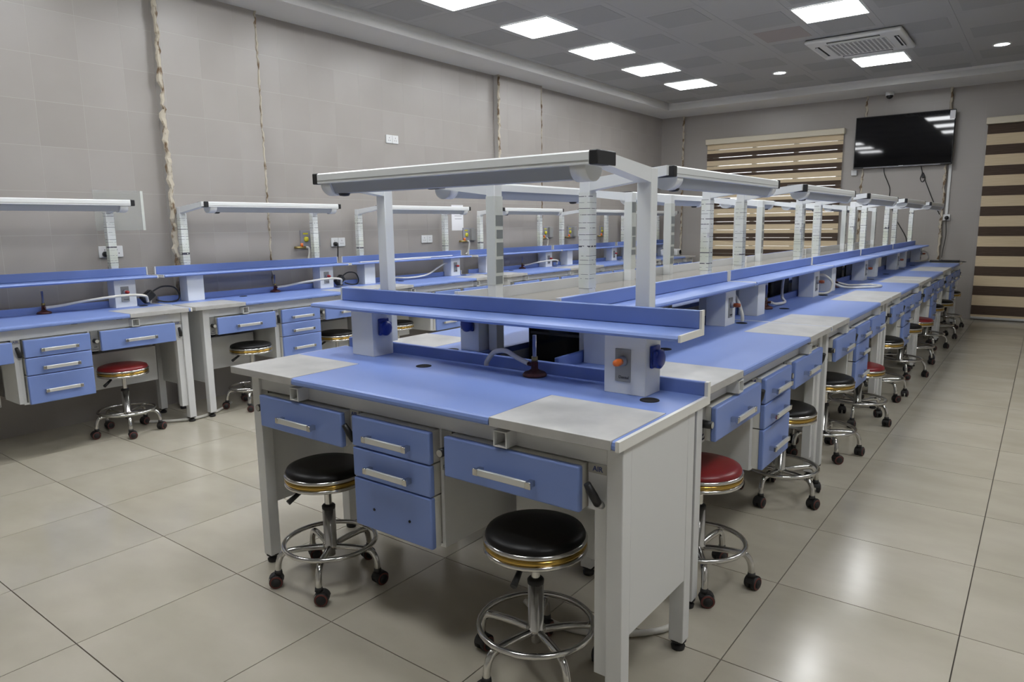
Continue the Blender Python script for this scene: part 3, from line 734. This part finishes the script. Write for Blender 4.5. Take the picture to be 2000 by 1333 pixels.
# ================================================================== things standing in the duct between the rows
def computer(x, y, z, wd, dp, ht, lab):
    t = thing('computer_case', lab, 'computer', (x, y, z), group='computers in the duct')
    build('case', lambda b: box(b, -wd/2, wd/2, -dp/2, dp/2, 0, ht, .006), 'black', t)
    build('front_panel', lambda b: box(b, -wd/2+.008, wd/2-.008, -dp/2-.006, -dp/2+.001, .01, ht-.01, .003), 'black_gloss', t)
    build('drive_slot', lambda b: box(b, -wd/2+.02, wd/2-.02, -dp/2-.008, -dp/2-.005, ht*.75, ht*.75+.012), 'dark_grey', t)
computer(-.918, 1.30, .60, .34, .40, .42, 'black computer case standing in the duct behind the crosswise bench')
for y, lab in ((3.45, 'white appliance standing in the duct behind the second bench of the aisle row'), (5.25, 'white appliance standing in the duct behind the third bench of the aisle row')):
    t = thing('appliance', lab, 'appliance', (-.84, y, .60), group='white boxes in the duct')
    build('body', lambda b: box(b, -.09, .09, -.16, .16, 0, .40, .01), 'white', t)
    build('cap', lambda b: box(b, -.085, .085, -.12, .12, .40, .425, .008), 'white', t)
    build('cord', lambda b: tube(b, smooth_pts([(.09, .05, .30), (.115, .10, .20), (.105, .16, .10), (.10, .28, .03), (.09, .4, .01)]), .006), 'black', t)
for y, lab in ((3.95, 'black computer case in the duct behind the second bench of the aisle row'), (5.75, 'black computer case in the duct behind the third bench of the aisle row'), (7.2, 'black computer case in the duct behind the fourth bench of the aisle row')):
    computer(-.86, y, .60, .20, .42, .40, lab)

# recorder / laptop on the last aisle bench
lp = thing('laptop', 'closed black laptop lying on the last aisle bench below the television', 'laptop', (-.24, 9.50, ZT+.0022), .05)
build('base', lambda b: box(b, -.17, .17, -.12, .12, 0, .018, .004), 'black', lp)
build('lid', lambda b: box(b, -.17, .17, -.12, .12, .0185, .030, .004), 'black_gloss', lp)
build('cord', lambda b: tube(b, smooth_pts([(.16, .10, .010), (.22, .11, .006), (.24, .03, .006), (.20, -.05, .006)]), .004), 'black', lp)

# white devices on the far wall bench
for k, dy in enumerate((-.04, .27)):
    t = thing('appliance', ('white device with a round dark mouth on the sixth tiled-wall bench, beside its pedestal', 'white device with a round dark mouth on the sixth tiled-wall bench, in the room corner')[k], 'appliance', (-4.42, LST[5]+1.38+dy, ZT+.0022), group='white devices in the corner')
    build('body', lambda b: box(b, -.09, .09, -.10, .10, 0, .12, .03), 'white', t)
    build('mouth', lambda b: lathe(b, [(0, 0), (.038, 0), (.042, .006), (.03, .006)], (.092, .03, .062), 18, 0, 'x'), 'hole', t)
    build('cord', lambda b: tube(b, smooth_pts([(-.05, -.06, .12), (-.04, -.08, .15), (0, -.10, .14), (.03, -.14, .06), (.03, -.18, .005)]), .006), 'black', t)

# long white strips on the third wall shelf
for k, (a, b_) in enumerate(((.10, 1.10), (.5, 1.45))):
    o = build('plastic_strip', lambda b: [box(b, -4.525, -4.505, LST[2]+a, LST[2]+b_, 1.081+.009*k, 1.089+.009*k, .002), box(b, -4.527, -4.503, LST[2]+a, LST[2]+a+.01, 1.0805+.009*k, 1.0895+.009*k)], 'paper')
    tag(o, ('thin white plastic strip on the third tiled-wall shelf, lying underneath', 'thin white plastic strip on the third tiled-wall shelf, lying on another')[k], 'strip', 'white strips on the shelf')

# plugs and cords on the wall benches
def cordset(y, lab):
    t = thing('power_adapter', lab, 'power adapter', (-4.60, y, ZT+.0022), group='black power adapters')
    build('block', lambda b: obox(b, (0, -.06, .06), (Vector((1,0,0)), Vector((0,.8,.6)), Vector((0,-.6,.8))), (.06, .10, .065), 0, .012), 'black', t)
    build('cord', lambda b: tube(b, smooth_pts([(0, -.03, .09), (-.02, .06, .125), (-.03, .16, .115), (-.03, .20, .06), (-.02, .18, .011), (.03, .06, .011), (.0, .0, .03)]), .006), 'black', t)
cordset(LST[0]+1.80, 'black power adapter with a looped cord at the end of the first tiled-wall bench')
cordset(LST[1]+1.80, 'black power adapter with a looped cord at the end of the second tiled-wall bench')

# ================================================================== fittings on the tiled wall
def socket(y, z, n, lab, plug=False, x=WX):
    t = thing('wall_socket', lab, 'socket', (x, y, z), group='white wall sockets')
    for k in range(n):
        o = (k-(n-1)/2)*.088
        pl = build('plate', lambda b: box(b, 0, .012, o-.043, o+.043, -.043, .043, .004), 'white', t)
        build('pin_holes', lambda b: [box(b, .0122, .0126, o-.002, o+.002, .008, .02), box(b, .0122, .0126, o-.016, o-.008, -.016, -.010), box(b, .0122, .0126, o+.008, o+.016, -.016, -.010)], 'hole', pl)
    if plug:
        build('plug', lambda b: lathe(b, [(0, 0), (.022, 0), (.020, .028), (.010, .042), (0, .042)], (.012, -.044, -.018), 14, 0, 'x'), 'black', t)
        build('cord', lambda b: tube(b, smooth_pts([(.05, -.044, -.02), (.055, -.044, -.05), (.045, -.042, -.14), (.04, -.046, -.20)]), .006), 'black', t)
socket(.865, 1.262, 2, 'double white wall socket behind the lamp post of the first tiled-wall bench', True)
socket(3.02, 1.278, 2, 'double white wall socket with a black plug between the second and third tiled-wall benches', True)
socket(4.29, 1.28, 2, 'double white wall socket without a plug above the third tiled-wall bench')
socket(3.81, 2.34, 2, 'double white wall socket mounted high on the tiled wall')
socket(7.60, 1.29, 1, 'single white wall socket above the fifth tiled-wall bench')
socket(9.72, 1.28, 1, 'single white wall socket above the sixth tiled-wall bench')
def gasbox(y, lab, hosed=True, x=WX):
    t = thing('gas_outlet', lab, 'gas outlet', (x, y, 1.315), group='grey gas outlets on the tiled wall')
    build('plate', lambda b: box(b, 0, .012, -.105, .105, -.085, .085, .003), 'grey_plastic', t)
    build('valve_body', lambda b: box(b, .012, .05, .015, .095, -.07, .075, .006), 'grey_panel', t)
    build('dial', lambda b: [lathe(b, [(0, 0), (.026, 0), (.024, .012), (0, .012)], (.012, -.045, .0), 18, 0, 'x'), box(b, .012, .014, -.075, -.02, .045, .06)], 'yellow', t)
    build('tap', lambda b: [tube(b, [(.01, -.17, -.075), (.045, -.17, -.075), (.045, -.08, -.075)], .012, 10, 0), tube(b, [(.045, -.12, -.07), (.045, -.12, -.035)], .014, 10, 1)], ['brass', 'orange'], t)
    if hosed: build('gas_hose', lambda b: tube(b, smooth_pts([(.045, -.08, -.075), (.05, -.055, -.078), (.05, -.04, -.11), (.045, -.06, -.20), (.04, -.10, -.235)]), .010, 10), 'hose', t)
gasbox(2.68, 'grey gas outlet with a yellow dial above the second tiled-wall bench')
gasbox(5.02, 'grey gas outlet beside the paper notice above the gap after the third tiled-wall bench')
gasbox(6.72, 'grey gas outlet above the gap between the fourth and fifth tiled-wall benches')
gasbox(7.36, 'grey gas outlet without a hose above the fifth tiled-wall bench', False)
gasbox(8.30, 'grey gas outlet at the far end of the fifth tiled-wall bench')
nt_ = thing('paper_notice', 'white paper notice with a few written lines taped to the tiled wall', 'notice', (WX+.0006, 4.83, 1.37))
build('sheet', lambda b: box(b, 0, .0012, -.105, .105, 0, .30), 'paper', nt_)
build('writing', lambda b: [box(b, .0013, .0016, -.06+.004*k, .075, .24-.035*k, .244-.035*k) for k in range(4)], 'dark_print', nt_)
cs = thing('plastic_sheet', 'clear plastic sheet stuck to the tiled wall behind the first lamp bar', 'sheet', (WX+.0006, .98, 1.42))
build('sheet', lambda b: box(b, 0, .0012, -.20, .16, 0, .30), 'clear_sheet', cs)
build('tape_edge', lambda b: box(b, .0013, .002, .145, .165, 0, .30), 'tape_clear', cs)
o = build('floor_hose', lambda b: tube(b, smooth_pts([(-4.45, .75, .012), (-4.33, .86, .012), (-4.22, .98, .012), (-4.18, 1.12, .012), (-4.25, 1.3, .012), (-4.4, 1.5, .012)]), .011, 8), 'hose')
tag(o, 'white hose lying on the floor under the tiled-wall benches', 'hose')
o = build('floor_hose', lambda b: tube(b, smooth_pts([(-.62, .42, .013), (-.45, .36, .013), (-.28, .40, .013), (-.12, .55, .013), (-.10, .70, .013)]), .011, 8), 'hose')
tag(o, 'white hose lying on the floor under the crosswise bench', 'hose')
